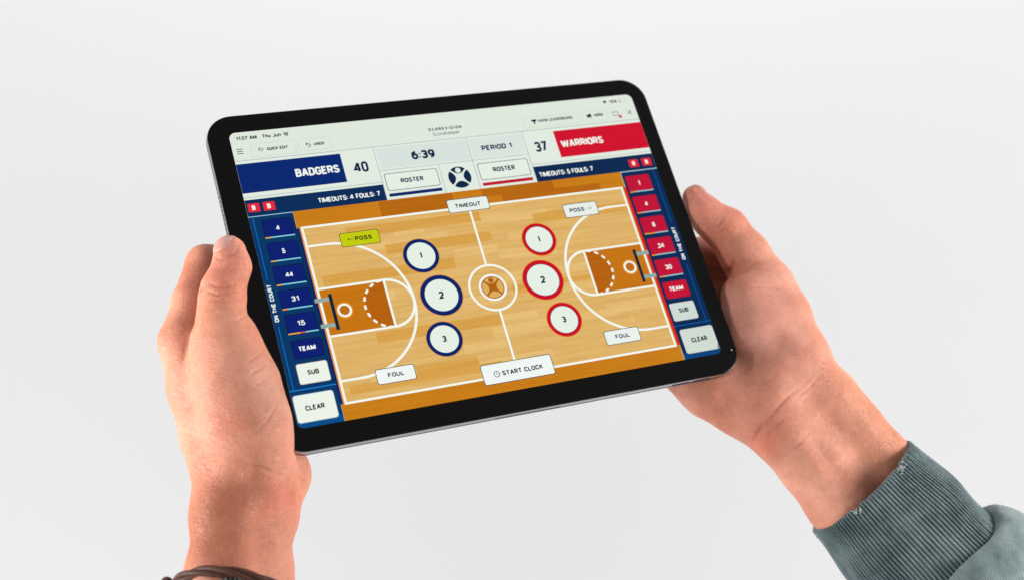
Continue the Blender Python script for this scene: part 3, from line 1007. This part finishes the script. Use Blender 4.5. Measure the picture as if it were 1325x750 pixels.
def surface_nets(f, lo, hi, h):
    n = np.ceil((hi - lo) / h).astype(int) + 1
    B = 8
    nb = np.ceil(n / B).astype(int)
    Fv = np.empty(nb * B, np.float32)
    bi = np.stack(np.meshgrid(*[np.arange(k) for k in nb], indexing='ij'), -1).reshape(-1, 3)
    cen = lo + h * (bi * B + (B - 1) / 2.0)
    dc = f(cen)
    far = np.abs(dc) > h * (B + 1) * 0.87 * 1.35 + 1.5
    for k in np.flatnonzero(far):
        i, j, l = bi[k] * B
        Fv[i:i + B, j:j + B, l:l + B] = dc[k]
    off = np.stack(np.meshgrid(*[np.arange(B)] * 3, indexing='ij'), -1).reshape(-1, 3)
    near = np.flatnonzero(~far)
    for q in range(0, len(near), 400):
        bl = bi[near[q:q + 400]]
        pts = lo + h * (bl[:, None, :] * B + off[None]).reshape(-1, 3)
        vals = f(pts).reshape(-1, B, B, B)
        for k, (i, j, l) in enumerate(bl * B):
            Fv[i:i + B, j:j + B, l:l + B] = vals[k]
    Fv = Fv[:n[0], :n[1], :n[2]]
    s = Fv < 0
    cnt = np.zeros(n - 1, np.int8)
    for dx in (0, 1):
        for dy in (0, 1):
            for dz in (0, 1):
                cnt += s[dx:n[0] - 1 + dx, dy:n[1] - 1 + dy, dz:n[2] - 1 + dz]
    act = (cnt > 0) & (cnt < 8)
    cells = np.argwhere(act)
    idx = -np.ones(n - 1, np.int64)
    idx[act] = np.arange(len(cells))
    acc = np.zeros((len(cells), 3))
    num = np.zeros(len(cells))
    corner = [(a, b, c) for a in (0, 1) for b in (0, 1) for c in (0, 1)]
    for c0 in corner:
        for axis in range(3):
            if c0[axis]:
                continue
            c1 = list(c0)
            c1[axis] = 1
            v0 = Fv[tuple((cells + c0).T)]
            v1 = Fv[tuple((cells + c1).T)]
            m = (v0 < 0) != (v1 < 0)
            t = v0[m] / (v0[m] - v1[m])
            p = np.repeat(np.array([c0], float), m.sum(), 0)
            p[:, axis] += t
            acc[m] += p
            num[m] += 1
    verts = lo + h * (cells + acc / num[:, None])
    faces = []
    for axis in range(3):
        sl0 = [slice(None)] * 3
        sl1 = [slice(None)] * 3
        sl0[axis] = slice(0, -1)
        sl1[axis] = slice(1, None)
        ch = s[tuple(sl0)] != s[tuple(sl1)]
        e = np.argwhere(ch)
        o1, o2 = [(1, 2), (2, 0), (0, 1)][axis]
        ok = (e[:, o1] > 0) & (e[:, o2] > 0) & (e[:, o1] < n[o1] - 1) & (e[:, o2] < n[o2] - 1)
        e = e[ok]
        ins = s[tuple(e.T)]
        def cell(d1, d2):
            q = e.copy()
            q[:, o1] -= d1
            q[:, o2] -= d2
            return idx[tuple(q.T)]
        quad = np.stack([cell(1, 1), cell(0, 1), cell(0, 0), cell(1, 0)], 1)
        quad[~ins] = quad[~ins][:, ::-1]
        faces.append(quad)
    return verts, np.concatenate(faces)


def grad(f, X, e=0.25):
    g = np.empty_like(X)
    for i in range(3):
        d = np.zeros(3)
        d[i] = e
        g[:, i] = f(X + d) - f(X - d)
    return g / np.maximum(np.linalg.norm(g, axis=1, keepdims=True), 1e-9)


def to_px(X):
    return np.stack([662.5 + FPX * X[:, 0] / -X[:, 2], 375 - FPX * X[:, 1] / -X[:, 2]], 1)


def seg_dist(uv, poly):
    """distance to a polyline and a weight that fades towards its two ends"""
    best = np.full(len(uv), 1e9)
    wt = np.zeros(len(uv))
    L_ = [np.linalg.norm(np.subtract(poly[i + 1], poly[i])) for i in range(len(poly) - 1)]
    tot, acc_ = sum(L_), 0.0
    for i in range(len(poly) - 1):
        a = np.array(poly[i], float)
        ab = np.array(poly[i + 1], float) - a
        t = np.clip((uv - a) @ ab / (ab @ ab), 0, 1)
        d = np.linalg.norm(uv - a - t[:, None] * ab, axis=1)
        m = d < best
        best[m] = d[m]
        wt[m] = np.sin(np.clip((acc_ + t[m] * L_[i]) / tot, 0.03, 0.97) * math.pi) ** 0.6
        acc_ += L_[i]
    return best, wt


def wobble(X, s, seed):
    r = np.random.default_rng(seed)
    out = np.zeros(len(X))
    for k in range(7):
        d = r.normal(size=3)
        d /= np.linalg.norm(d)
        out += np.sin(X @ d * s * r.uniform(.6, 1.6) + r.uniform(0, 6.3))
    return out / 7


PERSON_LOC = Vector((0.0, 0.02, 0.0))
person = bpy.data.objects.new('person', None)
COL.objects.link(person)
person.location = PERSON_LOC
person.empty_display_size = 0.1
tag(person, 'person in grey ribbed sweatshirt gripping a tablet with both hands', 'person')
PL = np.array(PERSON_LOC)


def build_arm(groups, creases, spots, label, seed, ang, h=0.66):
    f = make_field(groups)
    allc = [c for g in groups for c in g[0]]
    lo = np.min([np.minimum(c[0] - c[2], c[1] - c[3]) for c in allc], 0) - 3
    hi = np.max([np.maximum(c[0] + c[2], c[1] + c[3]) for c in allc], 0) + 3
    V, F = surface_nets(f, lo, hi, h)
    for _ in range(2):
        V -= grad(f, V) * f(V)[:, None]
    nrm = grad(f, V)
    uv = to_px(V)
    view = -V / np.linalg.norm(V, axis=1, keepdims=True)
    face = np.clip((nrm * view).sum(1) * 3, 0, 1)
    disp = 0.22 * wobble(V, 0.16, seed) + 0.07 * wobble(V, 0.5, seed + 1)
    tint = np.ones((len(V), 3))
    # on the tablet the skin stays flat
    td = tablet_d(V)
    disp *= np.clip((td - 0.3) / 2.0, 0, 1)
    for poly, wpx, depth in creases:
        d, wt_ = seg_dist(uv, poly)
        g = np.exp(-(d / wpx) ** 2) * face * wt_
        disp -= depth * g * (1.9 if wpx < 5 else 1.4)
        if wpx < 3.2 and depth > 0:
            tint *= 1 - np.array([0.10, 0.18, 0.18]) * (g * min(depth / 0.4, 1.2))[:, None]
    disp *= np.clip((td - 0.1) / 1.2, 0, 1)
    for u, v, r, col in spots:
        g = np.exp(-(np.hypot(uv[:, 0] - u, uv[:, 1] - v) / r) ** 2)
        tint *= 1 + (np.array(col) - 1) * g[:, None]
    V = V + nrm * disp[:, None]
    me = bpy.data.meshes.new('arm')
    me.from_pydata((c2w(V) - PL).tolist(), [], F.tolist())
    me.materials.append(M_SKIN)
    me.polygons.foreach_set('use_smooth', [True] * len(me.polygons))
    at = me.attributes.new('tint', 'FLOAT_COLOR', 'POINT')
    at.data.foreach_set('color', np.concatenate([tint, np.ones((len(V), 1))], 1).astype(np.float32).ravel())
    ca, sa = math.cos(ang), math.sin(ang)
    limb = np.stack([ca * V[:, 0] + sa * V[:, 1], -sa * V[:, 0] + ca * V[:, 1], V[:, 2]], 1) * 0.001
    la = me.attributes.new('limb', 'FLOAT_VECTOR', 'POINT')
    la.data.foreach_set('vector', limb.astype(np.float32).ravel())
    me.update()
    o = bpy.data.objects.new('arm', me)
    COL.objects.link(o)
    o.parent = person
    o['label'] = label
    return o, f


def build_nail(arm, f, uvd, N, Ldir, wmm, lmm, c=None):
    """curved nail plate laid on the finger's own surface"""
    N = np.array(N, float)
    N /= np.linalg.norm(N)
    Ld = np.array(Ldir, float)
    Ld -= N * (Ld @ N)
    Ld /= np.linalg.norm(Ld)
    T = np.cross(Ld, N)
    if c is None:
        c = P(*uvd)
    nu, nv = 22, 22
    pts, edge = [], []
    for j in range(nv):
        for i in range(nu):
            s = -1 + 2 * i / (nu - 1)
            t = -1 + 2 * j / (nv - 1)
            # squircle map keeps the corners round
            ss = s * math.sqrt(1 - 0.36 * t * t)
            tt = t * math.sqrt(1 - 0.36 * s * s)
            pts.append(c + T * ss * wmm + Ld * tt * lmm + N * 14.0)
            edge.append(min(1 - abs(s), 1 - abs(t)))
    X = np.array(pts)
    X0 = X.copy()
    for _ in range(40):
        X -= N * np.clip(f(X), -3, 3)[:, None] * 0.8
    X = X0 - N * np.clip(((X0 - X) @ N), 4, 17)[:, None]
    edge = np.array(edge)
    nn = grad(f, X)
    X = X + nn * (np.where(edge < 0.02, -0.5, 0.10 + 0.32 * np.clip(edge / 0.35, 0, 1)))[:, None]
    F = [(j * nu + i, j * nu + i + 1, (j + 1) * nu + i + 1, (j + 1) * nu + i) for j in range(nv - 1) for i in range(nu - 1)]
    o = mesh_obj('fingernail', c2w(X) - PL, F, M_NAIL, arm, True)
    return o


# ---- left arm ---------------------------------------------------------------
palmL = (chain([(238, 443, -14, 31), (264, 500, -15, 43), (290, 560, -16, 51), (304, 612, -18, 49)])
         + chain([(304, 612, -18, 49), (294, 665, -14, 43), (288, 745, -12, 44), (276, 880, -12, 56)])
         + chain([(318, 590, -24, 42), (338, 665, -26, 41), (332, 745, -24, 43), (330, 880, -24, 56)])
         + chain([(248, 440, -36, 27), (300, 590, -34, 38)])
         + chain([(264, 452, -56, 25), (315, 590, -44, 34)])
         + chain([(284, 470, -70, 24), (335, 590, -50, 34)])
         + chain([(330, 545, -44, 32), (358, 614, -34, 39), (346, 660, -30, 33)]))
thenL = chain([(286, 412, 4, 30), (292, 448, 4, 42), (305, 500, 2, 53), (319, 550, -2, 54), (325, 592, -8, 51), (316, 640, -14, 44)])
thumbL = chain([(297.5, 326.5, 7, 21), (300, 346, 8, 23.5), (289, 374, 6, 27), (287, 392, 5, 28.5), (286, 412, 4, 30)])
indexL = chain([(238, 443, -14, 31), (250, 392, -18, 27), (266, 343, -24, 25.5), (330, 336, -22, 19), (385, 338, -20, 15)])
midL = chain([(248, 440, -36, 27), (288, 368, -44, 23), (352, 362, -24, 18.5), (412, 362, -19, 15)])
ringL = chain([(264, 452, -56, 25), (306, 408, -56, 21), (366, 402, -27, 18), (425, 404, -18, 14.5)])
pinkL = chain([(284, 470, -70, 24), (325, 442, -58, 18), (372, 440, -29, 15.5), (415, 442, -17, 13)])
groupsL = [(palmL, 9, 1), (indexL, 3, 5), (midL, 3, 3), (ringL, 3, 3), (pinkL, 3, 3), (thenL, 8, 4.5), (thumbL, 4, 2.5)]
creasesL = [
    ([(272, 326), (277, 333), (286, 336), (297, 333), (306, 325), (310, 312)], 2.0, 0.30),
    ([(237, 468), (241, 450), (250, 428), (255, 405)], 4.0, 0.9),       # thumb web fold
    ([(262, 366), (258, 378)], 3.0, 0.35),
    ([(283, 349), (292, 352), (303, 350)], 1.8, 0.16),
    ([(270, 367), (284, 372), (302, 371)], 2.0, 0.34),
    ([(266, 376), (282, 381), (302, 379)], 2.0, 0.30),
    ([(276, 388), (290, 390)], 1.5, 0.12),
    ([(318, 408), (308, 414), (296, 416)], 2.0, 0.25),
    ([(318, 470), (334, 459), (346, 447)], 1.8, 0.22),
    ([(322, 484), (336, 477), (346, 468)], 1.8, 0.26),
    ([(325, 500), (342, 492)], 1.6, 0.12),
    ([(310, 560), (316, 590), (306, 625), (296, 655), (283, 700), (278, 740)], 17, 0.9),
    ([(300, 592), (316, 597), (340, 605), (362, 614)], 2.0, 0.22),
    ([(306, 601), (330, 612)], 1.8, 0.14),
    ([(262, 520), (272, 560), (282, 590)], 14, -0.5),
    ([(262, 600), (270, 606), (280, 607)], 2.0, 0.12),
    ([(385, 592), (390, 620), (388, 660)], 3.5, 0.5),
    ([(330, 560), (345, 545), (360, 520)], 1.7, 0.14),
    ([(336, 572), (352, 556), (366, 535)], 1.7, 0.12),
]
spotsL = [(304, 340, 28, (1.08, 0.98, 1.08)), (288, 376, 20, (1.0, 0.88, 0.84)), (232, 345, 40, (1.02, 0.92, 0.88)),
          (215, 440, 26, (1.0, 0.92, 0.88)), (300, 545, 30, (1.04, 0.90, 0.86)), (372, 648, 24, (1.04, 0.84, 0.84)),
          (355, 505, 55, (0.84, 0.96, 1.04)), (300, 700, 90, (0.72, 0.60, 0.50)), (250, 670, 60, (0.84, 0.74, 0.64)), (285, 560, 50, (0.92, 0.90, 0.86)),  # forearm tan also paints in the form shade down its middle
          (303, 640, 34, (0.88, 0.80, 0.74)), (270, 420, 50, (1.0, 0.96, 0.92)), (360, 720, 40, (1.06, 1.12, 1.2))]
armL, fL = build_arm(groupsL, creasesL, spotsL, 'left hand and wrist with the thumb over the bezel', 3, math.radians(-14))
build_nail(armL, fL, (291.5, 318, 8), (-0.32, 0.40, 0.86), (0.05, 0.80, -0.4), 5.9, 5.9)
for ch in (indexL, midL, ringL, pinkL):
    build_nail(armL, fL, None, -N3, TR[:, 0], ch[-1][3] * 0.72, ch[-1][3] * 0.78, ch[-1][1] - N3 * ch[-1][3] * 0.2)


# ---- right arm --------------------------------------------------------------
palmR = (chain([(1000, 500, -18, 52), (1067, 522, -14, 43), (1097, 561, -16, 45), (1133, 603, -20, 46), (1236, 712, -36, 45)])
         + chain([(980, 512, -24, 46), (1024, 562, -20, 41), (1055, 598, -22, 44), (1090, 646, -26, 45), (1188, 758, -40, 45)])
         + chain([(866, 462, -30, 32), (922, 498, -30, 40), (962, 520, -28, 40), (1010, 548, -22, 42)])
         + chain([(972, 348, -36, 25), (1020, 470, -26, 42)])
         + chain([(985, 385, -54, 26), (1015, 490, -34, 40)])
         + chain([(975, 430, -60, 25), (1005, 500, -36, 40)])
         + chain([(950, 465, -58, 25), (985, 520, -34, 40)]))
thenR = chain([(992, 374, -4, 36), (1008, 412, -6, 39), (1026, 465, -10, 45), (1050, 512, -14, 43)])
thenR2 = chain([(968, 384, -4, 35), (979, 422, -10, 42), (994, 466, -22, 46), (1005, 515, -20, 48)])
webR = chain([(978, 352, -10, 20), (966, 342, -34, 22)])
thumbR = chain([(899, 256, -4, 16), (911, 275, -3, 21), (923, 287, -3, 23), (939, 297, -3, 27.5), (964, 331, -3, 31), (992, 374, -4, 36)])
indexR = chain([(971, 345, -36, 25), (908, 330, -38, 22), (852, 330, -26, 18), (800, 333, -20, 15)])
midR = chain([(982, 380, -52, 26), (905, 370, -48, 23), (848, 372, -28, 18.5), (792, 376, -19, 15)])
ringR = chain([(975, 430, -60, 25), (902, 414, -52, 22), (848, 428, -28, 17), (797, 430, -19, 14)])
pinkR = chain([(950, 465, -58, 25), (892, 462, -46, 17), (850, 462, -27, 15), (812, 464, -18, 12.5)])
groupsR = [(palmR, 9, 1), (indexR, 3, 5), (midR, 3, 3), (ringR, 3, 3), (pinkR, 3, 3), (thenR, 7, 8), (thenR2, 7, 7), (webR, 4, 6), (thumbR, 4, 4)]
creasesR = [
    ([(898, 238), (905, 248), (914, 257), (919, 262)], 2.0, 0.25),
    ([(933, 358), (942, 351), (949, 343), (951, 337)], 3.2, 0.8),
    ([(949, 350), (945, 362), (946, 372)], 2.4, 0.4),
    ([(925, 296), (931, 290), (936, 282)], 1.8, 0.25),
    ([(930, 303), (938, 294)], 1.6, 0.2),
    ([(962, 346), (985, 350), (1004, 352), (1022, 350)], 1.7, 0.16),
    ([(952, 372), (985, 371), (1015, 374), (1034, 372)], 1.8, 0.22),
    ([(972, 380), (1005, 381)], 1.5, 0.1),
    ([(960, 356), (975, 342), (990, 334)], 1.6, 0.1),
    ([(985, 556), (996, 540), (1008, 524), (1022, 510), (1040, 498)], 2.4, 0.26),
    ([(990, 570), (1004, 552), (1016, 538)], 1.8, 0.22),
    ([(972, 575), (980, 562), (988, 545)], 3.0, 0.5),
    ([(1002, 596), (1020, 586), (1036, 572), (1050, 556)], 1.8, 0.24),
    ([(1012, 618), (1040, 606)], 1.7, 0.12),
    ([(1030, 515), (1050, 498), (1066, 480)], 1.7, 0.14),
    ([(1036, 522), (1056, 504)], 1.6, 0.1),
    ([(1042, 548), (1060, 578), (1080, 610), (1098, 636)], 10, 0.6),
    ([(1028, 560), (1046, 590), (1070, 626)], 9, -0.4),
    ([(900, 508), (925, 520), (944, 540)], 6, 0.5),
    ([(930, 500), (942, 520), (956, 550)], 5, 0.35),
    ([(1000, 410), (1020, 430), (1040, 462)], 12, -0.4),
    ([(1058, 470), (1085, 500), (1120, 545), (1150, 585)], 9, -0.4),
]
spotsR = [(925, 335, 22, (0.9, 0.78, 0.74)), (905, 265, 34, (1.12, 1.0, 1.12)), (920, 330, 30, (0.95, 0.80, 0.78)), (950, 280, 22, (1.02, 0.9, 0.88)),
          (930, 535, 40, (1.10, 0.98, 0.94)), (988, 575, 18, (1.02, 0.80, 0.72)), (1000, 545, 26, (1.03, 0.90, 0.90)),
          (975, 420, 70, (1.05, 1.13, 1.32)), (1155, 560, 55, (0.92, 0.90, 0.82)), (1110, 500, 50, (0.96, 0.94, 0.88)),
          (1040, 610, 60, (1.16, 1.24, 1.30)), (948, 348, 12, (1.0, 0.82, 0.78))]  # lower-left wrist: pale skin plus painted-in light from the left
armR, fR = build_arm(groupsR, creasesR, spotsR, 'right hand and wrist with the thumb along the tablet edge', 11, math.radians(42))
build_nail(armR, fR, (904, 248.5, -5), (0.36, 0.60, 0.70), (-0.60, 0.75, -0.3), 4.8, 5.2)
for ch in (indexR, midR, ringR, pinkR):
    build_nail(armR, fR, None, -N3, -TR[:, 0], ch[-1][3] * 0.72, ch[-1][3] * 0.78, ch[-1][1] - N3 * ch[-1][3] * 0.2)


# ------------------------------------------------------------------ sleeves
def sweep(name, rows, mat, closed=True):
    """rows: list of rings (n x 3 camera-space mm) -> tube mesh with UV"""
    n = len(rows[0])
    V = np.concatenate(rows)
    F = []
    for k in range(len(rows) - 1):
        for i in range(n):
            j = (i + 1) % n
            F.append((k * n + i, (k + 1) * n + i, (k + 1) * n + j, k * n + j))
    o = mesh_obj(name, c2w(V) - PL, F, mat, None, True)
    uvl = o.data.uv_layers.new(name='UVMap')
    li = np.empty(len(o.data.loops), np.int32)
    o.data.loops.foreach_get('vertex_index', li)
    row = li // n
    colm = li % n
    # seam wrap: treat column as arc length; wrap error is hidden at the back
    acc = np.zeros(len(rows))
    for k in range(1, len(rows)):
        acc[k] = acc[k - 1] + np.linalg.norm(rows[k] - rows[k - 1], axis=1).mean()
    uv = np.stack([colm / n * 0.2, acc[row] * 0.001], 1)
    uvl.data.foreach_set('uv', uv.astype(np.float32).ravel())
    return o


def frame(axis):
    a = np.array(axis, float)
    a /= np.linalg.norm(a)
    e2 = np.array([0, 0, 1.0])
    e2 -= a * (e2 @ a)
    e2 /= np.linalg.norm(e2)
    e1 = np.cross(a, e2)
    return a, e1, e2


def cuff(label, rim, axis, rx, ry, length, nribs, flare, notches, seed, shear=(0, 0)):
    a, e1, e2 = frame(axis)
    n = nribs * 8
    th = np.arange(n) * 2 * math.pi / n
    ph = (th * nribs / (2 * math.pi)) % 1.0
    rib = 1 - np.abs(2 * ph - 1) ** 2.6          # 0 in the groove, 1 on the rib
    r = np.random.default_rng(seed)
    jit = np.repeat(r.normal(0, 0.10, nribs), 8)
    lowf = sum(r.normal(0, 0.35) * np.cos(k * th + r.uniform(0, 6)) for k in range(2, 9))
    rows = []
    prof = [(16, -3.0), (6, -2.7), (2.2, -2.3), (0.7, -1.6), (0.1, -0.7), (0.0, 0.1), (0.5, 0.7)]
    prof += [(s, 1.0) for s in np.linspace(1.6, length, 44)]
    for s, off in prof:
        fl = flare * s + 0.9 * math.sin(s * 0.11 + seed) * min(s / 12, 1)
        ribd = 1.75 * min(max(off + 2.5, 0) / 2.5, 1)
        rim_w = lowf * math.exp(-s / 14.0) * 0.45
        wav = 0.8 * np.sin(th * 3 + s * 0.05 + seed) * min(s / 30, 1)
        nd_ = np.zeros(n)
        for t0, wdt, dep in notches:
            dth = np.angle(np.exp(1j * (th - t0)))
            nd_ += dep * np.exp(-(dth / wdt) ** 2) * math.exp(-s / 5.0)
        rad = off + fl + (rib - 0.6) * ribd * (1 + 0.25 * np.sin(s * 0.23 + 7 * jit)) + jit + wav
        ss = s + rim_w + nd_ + shear[0] * np.cos(th) + shear[1] * np.sin(th)
        rows.append(rim + np.outer(ss, a) + np.outer((rx + rad) * np.cos(th), e1) + np.outer((ry + rad) * np.sin(th), e2))
    o = sweep('sleeve_cuff', rows, M_CUFF)
    o['label'] = label
    return o, (a, e1, e2)


def sleeve_body(label, rim, fr, s0, rx, ry, length, seed, bulge, bend=(0, 0)):
    a, e1, e2 = fr
    n = 220
    th = np.arange(n) * 2 * math.pi / n
    r = np.random.default_rng(seed)
    fold = [(r.integers(1, 6), r.uniform(0, 6.3), r.uniform(0.02, 0.06), r.normal(0, 1.3)) for _ in range(9)]
    rows = []
    prof = [(s0 + 12, 0.6), (s0 + 4, 0.9), (s0 + 0.8, 2.2), (s0 - 0.6, 4.4), (s0 - 0.2, 6.8), (s0 + 2.2, 9.4), (s0 + 6, 11.6), (s0 + 11, 13.2)]
    prof += [(s, 14.2 + 0.02 * (s - s0)) for s in np.linspace(s0 + 16, s0 + length, 60)]
    for s, off in prof:
        k = min(max((off - 2.0) / 12.0, 0), 1)
        d = sum(A * np.sin(m * th + p + q * s) for m, p, q, A in fold) * k
        puck = 1.1 * k * np.sin(th * 17 + 2 * np.sin(th * 3 + seed)) * math.exp(-max(s - s0, 0) / 13.0)
        st = 1.6 * np.sin(th * 2 + 0.6 + seed) + 1.2 * np.sin(th * 5 + seed) - 4.0 * np.sin(th) + 1.5 * np.cos(th)
        rad = off * (1 + bulge * np.cos(th - math.pi * 0.0)) + d + puck
        c = rim + a * s + e1 * bend[0] * max(s - s0, 0) ** 2 * 0.001 + e2 * bend[1] * max(s - s0, 0) ** 2 * 0.001
        rows.append(c + np.outer(st * (1 - min(max(s - s0 - 20, 0) / 30, 1)), a) + np.outer((rx + rad) * np.cos(th), e1) + np.outer((ry + rad) * np.sin(th), e2))
    o = sweep('sleeve', rows, M_SLEEVE)
    o['label'] = label
    return o


def tube(name, pts, r, mat, seg=6):
    pts = np.array(pts, float)
    rows = []
    for i in range(len(pts)):
        t = pts[min(i + 1, len(pts) - 1)] - pts[max(i - 1, 0)]
        t /= np.linalg.norm(t)
        u = np.cross(t, [0.3, 0.2, 0.93])
        u /= np.linalg.norm(u)
        v = np.cross(t, u)
        ang = np.arange(seg) * 2 * math.pi / seg
        rows.append(pts[i] + r * (np.outer(np.cos(ang), u) + np.outer(np.sin(ang), v)))
    o = sweep(name, rows, mat)
    return o


# right cuff: rim runs between (1046,682) and (1181,574)
rimR = P(1114, 628, -22)
axR = P(1214, 735, -32) - rimR
cuffR, frR = cuff('grey ribbed cuff with two frayed holes at its edge', rimR, axR, 34.0, 29.0, 82, 112, 0.10,
                  [(1.20, 0.045, 3.6), (2.15, 0.04, 3.4), (0.12, 0.06, 2.0)], 5, (0, -2.5))
cuffR.parent = person
slR = sleeve_body('grey washed sweatshirt sleeve puffing over the cuff', rimR, frR, 60, 38.0, 33.0, 210, 21, 0.10)
slR.parent = person
# left cuff below the bracelet
rimL = P(311, 778, -18)
axL = P(306, 900, -16) - rimL
cuffL, frL = cuff('grey ribbed cuff under the brown bracelet', rimL, axL, 28.5, 24.0, 62, 96, 0.10, [], 9, (0, -6.0))
cuffL.parent = person
slL = sleeve_body('grey washed sweatshirt sleeve below the bracelet', rimL, frL, 52, 33.0, 29.0, 150, 33, 0.08)
slL.parent = person

# loose threads at the frayed spots of the right cuff
a, e1, e2 = frR
rt = np.random.default_rng(4)
for t0 in (1.20, 2.15, 0.12):
    for k in range(12):
        tt = t0 + rt.normal(0, 0.05)
        b0 = rimR + a * (3.0 + rt.uniform(-1, 2) - 3.5 * math.sin(tt)) + e1 * 35.2 * math.cos(tt) + e2 * 30.4 * math.sin(tt)
        out = e1 * math.cos(tt) + e2 * math.sin(tt)
        d1 = -a * rt.uniform(0.6, 2.6) + out * rt.uniform(0.3, 1.2) + np.cross(a, out) * rt.normal(0, 1.2)
        o = tube('loose_thread', [b0, b0 + d1 * 0.5 + out * 0.4, b0 + d1 * 1.1 + np.cross(a, out) * rt.normal(0, .6)], 0.19, M_THREAD, 5)
        o.parent = cuffR

# bracelet: three twisted leather cords and a knot round the left wrist
cB = P(307, 787, -18)
a, e1, e2 = frame(P(306, 900, -16) - P(311, 766, -18))
if e1[0] < 0:
    e1 = -e1
upv = -a


def br_pt(t, rad, ph, tw):
    base = cB + e1 * (30.2 + rad * math.cos(tw * t + ph)) * math.cos(t) + e2 * (27.0 + rad * math.cos(tw * t + ph)) * math.sin(t)
    lift = 9.6 * math.sin(t) - 4.6 * math.cos(t)
    return base + upv * (lift + rad * math.sin(tw * t + ph))


for k in range(3):
    pts = [br_pt(2 * math.pi * i / 150, 1.35, 2 * math.pi * k / 3, 4) for i in range(151)]
    o = tube('bracelet_cord', pts, 1.35, M_LEATHER, 10)
    o.parent = person
    o['label'] = 'brown cord bracelet strand round the left wrist'
kc = br_pt(math.radians(158), 0, 0, 0)
pts = []
for i in range(60):
    t = i / 59 * 2 * math.pi
    pts.append(kc + 2.3 * (math.sin(t) + 2 * math.sin(2 * t)) * 0.62 * e1 + 2.3 * (math.cos(t) - 2 * math.cos(2 * t)) * 0.62 * upv - 1.3 * math.sin(3 * t) * a + e2 * 1.5 * math.sin(3 * t))
o = tube('bracelet_knot', pts, 1.35, M_LEATHER, 10)
o.parent = person
bpy.context.view_layer.update()
